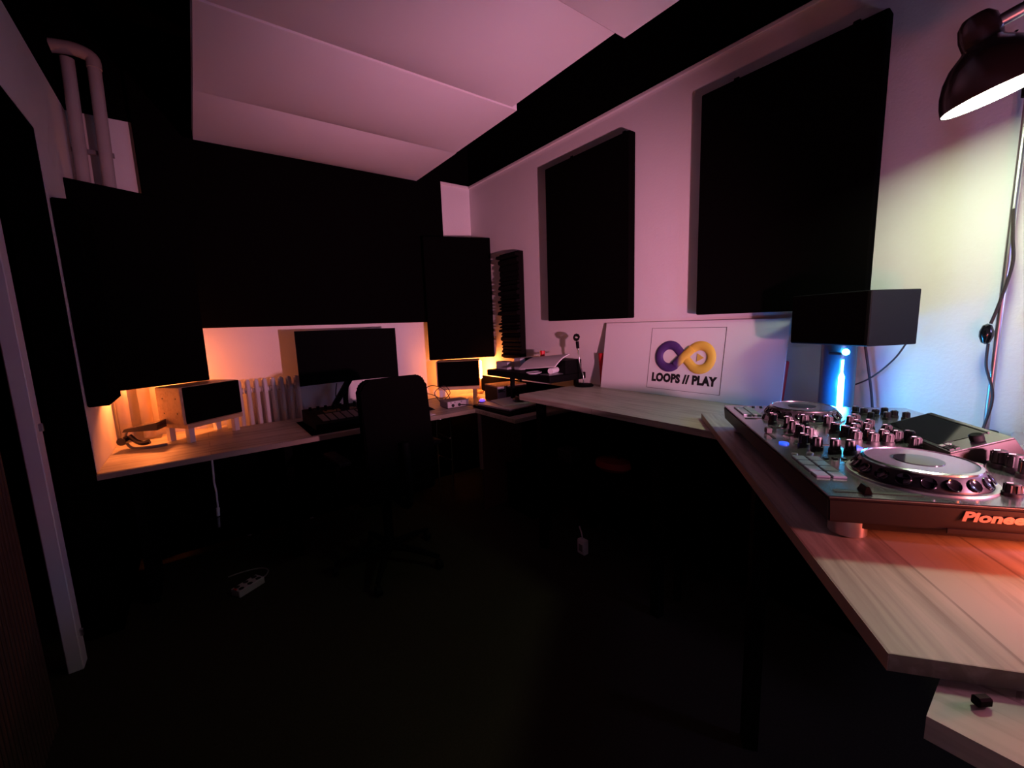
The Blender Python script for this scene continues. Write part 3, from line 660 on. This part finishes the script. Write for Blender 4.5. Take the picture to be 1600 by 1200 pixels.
# tempo sliders
def slider(s_, t0, t1, kt, cap='black'):
    MB().box((0, 0, 0), (.009, t1-t0, .001)).build('slider_slot', M['ink'], t, loc=P3(s_, (t0+t1)/2, Z1+.0005))
    m = MB(); m.hull8([(-.012, -.006, 0), (.012, -.006, 0), (.012, .006, 0), (-.012, .006, 0)], [(-.009, -.002, .012), (.009, -.002, .012), (.009, .002, .012), (-.009, .002, .012)])
    m.build('slider_cap', M[cap], t, loc=P3(s_, kt, Z1+.001))
slider(.026, .018, .140, .062); slider(.565, .016, .085, .068)
for s_ in (.310, .385, .460): slider(s_, .055, .13, .09)
# cross fader
MB().box((0, 0, 0), (.07, .005, .001)).build('slider_slot', M['ink'], t, loc=P3(.385, .028, Z1+.0005))
MB().box((0, 0, 0), (.016, .014, .014), None, .002).build('crossfader_cap', M['knob'], t, loc=P3(.40, .028, Z1+.008))
for s_, t_ in ((.292, .068), (.268, .085), (.253, .112), (.248, .138), (.507, .07), (.467, .094), (.418, .09), (.380, .09), (.493, .14), (.352, .10)): knob(s_, t_, .0095, .030)
for s_, t_ in ((.500, .198), (.425, .182), (.396, .192), (.374, .200), (.345, .192), (.505, .250), (.462, .246), (.420, .222), (.367, .226), (.332, .218), (.531, .272), (.470, .275), (.430, .252), (.366, .254), (.330, .245), (.415, .284), (.358, .276), (.362, .300), (.306, .282)): knob(s_, t_, .0095, .026)
for s_, t_ in ((.672, .335), (.649, .345), (.635, .366), (.595, .374), (.622, .404), (.591, .335), (.60, .42), (.66, .40)): knob(s_, t_, .008, .020)
for s_, t_ in ((.200, .352), (.176, .358), (.140, .352)): knob(s_, t_, .012, .032)
k = knob(.052, .270, .010, .02, 'knob')
def btn(s_, t_, a_, b_, m_='print', rot=0): MB().box((0, 0, 0), (a_, b_, .003), None, .0007).build('button', M[m_], t, loc=P3(s_, t_, Z1+.0015), rot=rot)
def rbtn(s_, t_, r_, m_, sx=1): MB().lathe([(r_, 0), (r_, .0025), (r_*.9, .0032), (0, .0034)], (0, 0, 0), Matrix.Diagonal((sx, 1, 1, 1)), 20).build('button', M[m_], t, True, P3(s_, t_, Z1))
rbtn(.212, .300, .008, 'yellow_led', 1.3); rbtn(.190, .305, .008, 'yellow_led', 1.3); rbtn(.205, .325, .007, 'print', 1.3)
rbtn(.308, .034, .010, 'blue_led', 1.2); btn(.300, .172, .030, .012, 'blue_led'); btn(.275, .205, .020, .010, 'green_led'); 
rbtn(.038, .158, .004, 'print'); rbtn(.030, .175, .004, 'print'); rbtn(.075, .30, .005, 'print'); rbtn(.055, .315, .005, 'print')
for i in range(5): btn(.205-.012*0, .045+.016*i, .010, .008, 'satin')
for i in range(6): rbtn(.735-.0*i, .06+.022*i, .005, 'satin')
rbtn(.225, .028, .006, 'alu'); rbtn(.235, .06, .006, 'alu')
btn(.245, .255, .006, .05, 'print'); btn(.225, .245, .004, .05, 'ink')
# tilted screen housing
fs0, fs1, ft, fz, bt_, bz = .228, .458, .295, .094, .392, .128
hz = Z1-.001
m = MB(); m.hull8([P3(fs0-.002, ft-.006, hz), P3(fs1+.002, ft-.006, hz), P3(fs1+.004, bt_+.03, hz), P3(fs0-.004, bt_+.03, hz)],
                 [P3(fs0, ft, fz), P3(fs1, ft, fz), P3(fs1, bt_, bz), P3(fs0, bt_, bz)])
bmesh.ops.bevel(m.bm, geom=m.bm.edges[:], offset=.0015, segments=1, affect='EDGES'); m.build('screen_housing', M['body'], t)
va = Vector((0, -(bt_-ft), bz-fz)); hl = va.length; va.normalize(); xs = Vector((1, 0, 0)); ns = xs.cross(va)
if ns.z < 0: ns = -ns
def SF(a_, b_, o_=0): return P3(fs0, ft, fz) + xs*a_ + va*b_ + ns*o_
Wd = fs1-fs0
def plate(a0, a1, b0, b1, o0, o1): 
    q = MB(); q.hull8([SF(a0, b0, o0), SF(a1, b0, o0), SF(a1, b1, o0), SF(a0, b1, o0)], [SF(a0, b0, o1), SF(a1, b0, o1), SF(a1, b1, o1), SF(a0, b1, o1)]); return q
plate(.002, Wd-.002, .002, hl-.001, .0, .0015).build('screen_bezel', M['panel'], t)
plate(.048, Wd-.008, .010, hl-.012, .0014, .0024).build('screen', M['glass'], t)
plate(.046, Wd-.006, hl-.012, hl-.009, .0014, .0035).build('screen_edge', M['satin'], t)
for i in range(3):
    for k_ in range(2): plate(.010+i*.0115, .019+i*.0115, .006+k_*.010, .013+k_*.010, .0015, .0035).build('screen_button', M['print'] if i == 2 else M['satin'], t)
kk = MB().cyl((0, 0, 0), .011, .014, 20, None, .002).build('browse_knob', M['black'], t, True); kk.location = SF(.024, .060, .0015); kk.rotation_euler = (-math.atan2(bz-fz, bt_-ft), 0, 0)
# lettering on the near side and brow line
Ms = frame((-.0006, -.176, Z1-.0255), (0, -1, 0), (0, 0, 1))
text_mesh('lettering', 'Pioneer DJ', .0210, M['copper'], t, Ms @ Matrix.Diagonal((1.3, 1, 1, 1)), .0009, .0004, .18, 1.0)
MB().bx(-.0012, 0.001, -SD+.02, -.16, Z0+.012, Z0+.020, .0005).build('side_ledge', M['body'], t)

# ------------------------------------------------------------------ things behind the controller at the right edge
o = MB().bx(1.68, 1.93, -.20, .085, ZW2+.002, ZW2+.026, .004).build('closed_laptop', M['alu']); tag(o, 'thin pale laptop at the right edge of the picture behind the controller', 'laptop')
t = thing('red_table_lamp', 'red glowing cylinder lamp on the angled desk beyond the right edge', 'lamp', (.965, -.165, ZD))
MB().cyl((0, 0, 0), .03, .02, 24).build('base', M['black'], t, True)
MB().lathe([(.0, .12), (.026, .12), (.026, .13), (0, .13)], (0, 0, 0), None, 24).build('cap', M['black'], t, True)
m = MB()
for a_ in (0, 2.09, 4.19): m.cyl((.024*math.cos(a_), .024*math.sin(a_), .02), .0015, .10, 6)
m.build('cage', M['black'], t)

t = thing('pink_spot_lamp', 'pink spot lamp on a short stem beside the red cylinder lamp', 'lamp', (1.015, -.355, ZD))
MB().cyl((0, 0, 0), .032, .012, 24).build('base', M['black'], t, True)
MB().cyl((0, 0, .012), .006, .165, 12).build('stem', M['black'], t, True)
MB().bx(-.03, .03, -.02, .012, .177, .235, .006).build('lamp_head', M['black'], t)
t = thing('violet_fill_fixture', 'added violet fill light on the right wall beyond the right edge of the picture', 'lamp', (1.995, -.50, 1.38))  # unseen fixture added to go with the violet fill
MB().bx(-.03, .003, -.05, .05, -.05, .05, .006).build('housing', M['black'], t)
MB().bx(-.12, -.03, -.008, .008, -.008, .008).build('arm', M['black'], t)
# ------------------------------------------------------------------ chair
t = thing('office_chair', 'black office chair seen from behind in front of the back desk', 'chair', (.75, 2.0, 0), math.radians(4))
m = MB(); n = 10
bw, bh = .172, .49; pts = []
rc_ = .055
for cx, cz, a0 in ((bw-rc_, bh-rc_, 0), (-bw+rc_, bh-rc_, PI/2)):
    for i in range(7): a_ = a0+PI/2*i/6; pts.append((cx+rc_*math.cos(a_), cz+rc_*math.sin(a_)))
pts += [(-bw-.012, 0), (bw+.012, 0)]
q = MB(); q.prism(pts, -.03, .03); Mb = Matrix.Translation((0, -.05, .575)) @ Matrix.Rotation(math.radians(-6), 4, 'X') @ Matrix.Rotation(PI/2, 4, 'X')
for v_ in q.bm.verts: v_.co = Mb @ v_.co
bmesh.ops.bevel(q.bm, geom=q.bm.edges[:], offset=.010, segments=2, affect='EDGES'); q.build('backrest', M['fabric'], t, True)
MB().bx(-.21, .21, -.02, .40, .44, .52, .03, 3).build('seat', M['fabric'], t, True)
MB().tube([(0, .1, .43), (0, -.07, .42), (0, -.11, .5), (0, -.1, .75)], .02, 10).build('back_bar', M['steel'], t, True)
for sx in (-1, 1):
    m = MB(); m.tube([(sx*.19, .15, .43), (sx*.25, .15, .48), (sx*.25, .14, .66)], .014, 8); m.bx(sx*.25-.03, sx*.25+.03, .02, .26, .66, .685, .008, 2); m.build('armrest', M['steel'], t, True)
MB().cyl((0, .18, .10), .026, .34, 16).build('gas_column', M['steel'], t, True)
for i in range(5):
    a_ = 2*PI*i/5+.3
    l_ = MB().tube([(0, .18, .11), (.15*math.cos(a_), .18+.15*math.sin(a_), .095), (.29*math.cos(a_), .18+.29*math.sin(a_), .07)], [.022, .018, .013], 8, 4).build('base_arm', M['steel'], t, True)
    MB().cyl((.29*math.cos(a_)-.012, .18+.29*math.sin(a_), .027), .027, .024, 14, Matrix.Rotation(PI/2, 4, 'Y')).build('caster', M['black'], l_, True)

# ------------------------------------------------------------------ power strip and its cord on the floor
pc = Vector((.082, 2.435, 0)); pa = math.atan2(.067, .113)
t = thing('power_strip', 'white double-row power strip lying on the dark floor', 'power strip', (.075, 2.43, 0), pa)
MB().bx(-.068, .068, -.034, .030, 0, .036, .003).build('housing', mat('aged_white_plastic', (.45, .42, .43), .6), t)
for i in range(3):
    for k_ in range(2): MB().cyl((-.045+i*.045, -.018+k_*.032, .0355), .0125, .0015, 18).build('socket', M['ink'], t)
m = MB()
MB().bx(-.068, -.060, -.01, .01, .036, .04).build('rocker_switch', M['red'], t)
MB().tube([(.066, 0, .02), (.10, .005, .012), (.15, .05, .005), (.15, .11, .005), (.09, .17, .005), (.03, .20, .005)], .0035, 8).build('power_cord', M['grey'], t, True)
t = thing('hanging_plug', 'white cord with connector hanging below the edge of the left desk', 'cable', (0, 2.47, .70))
MB().tube([(0, 0, .004), (-.002, 0, -.08), (-.004, 0, -.12), (-.001, 0, -.17), (-.004, 0, -.28)], .0045, 8).build('cord', M['white'], t, True)
MB().tube([(-.004, 0, -.25), (-.006, 0, -.29)], .008, 10, 1).build('connector', M['white'], t, True)
MB().tube([(-.006, 0, -.30), (-.009, 0, -.35)], .006, 8, 1).build('plug', M['grey'], t, True)

# ------------------------------------------------------------------ dim things under the desks
t = thing('wire_frame_stool', 'chrome wire frame standing under the right end of the back desk', 'stand', (1.33, 2.62, 0))
m = MB(); m.tube([(-.05, 0, 0), (-.05, 0, .60), (-.03, -.02, .66), (.03, -.02, .66), (.06, 0, .6), (.06, .02, 0)], .008, 8, 4); m.build('frame_tube', M['chrome'], t, True)
for z in (.56, .40): MB().tube([(-.045, .01, z), (.055, .01, z-.06)], .005, 8, 1).build('crossbar', M['chrome'], t, True)
t = thing('under_desk_rack', 'black rack shelf standing under the raised worktop', 'rack', (0, 0, 0))
MB().bx(1.62, 1.98, .95, 1.93, .44, .46).build('rack_shelf', M['steel'], t)
for x, y in ((1.66, 1.0), (1.94, 1.0), (1.66, 1.89), (1.94, 1.89)): MB().bx(x-.012, x+.012, y-.012, y+.012, 0, .439).build('leg', M['steel'], t)
t = thing('red_case', 'red rounded bag on the black rack under the raised worktop', 'bag', (1.82, 1.51, .461), .1)
MB().lathe([(0, 0), (.10, 0), (.13, .03), (.12, .075), (.06, .1), (0, .1)], (0, 0, 0), Matrix.Diagonal((.6, .85, .7, 1)), 28).build('bag_body', mat('dull_red', (.30, .02, .015), .6), t, True); MB().tube([(0, -.04, .066), (0, -.03, .09), (0, .03, .09), (0, .04, .066)], .008, 8, 4).build('handle', M['black'], t, True)
o = MB().bx(-.05, .05, -.06, .06, 0, .07, .006).build('grey_box', M['knob']); o.location = (1.76, 1.80, .4605); tag(o, 'small grey box on the black rack, left of the red bag', 'box')
t = thing('plug_adapter', 'white plug adapter standing on the floor under the raised worktop', 'plug', (1.62, 1.56, 0))
MB().bx(-.018, .018, -.028, .028, 0, .085, .006, 2).build('housing', M['white'], t, True); MB().tube([(0, 0, .083), (0, .01, .12), (.005, .03, .15)], .004, 8).build('cord', M['white'], t, True)
MB().bx(-.0195, -.018, -.014, .014, .02, .06).build('socket_plate', M['grey'], t)
t = thing('storage_box', 'dark box standing under the low desk corner', 'box', (1.82, 2.2, 0))
MB().bx(-.15, .15, -.14, .14, 0, .30, .005).build('box_body', M['black'], t); MB().bx(-.155, .155, -.145, .145, .30, .325, .005).build('lid', M['black'], t)
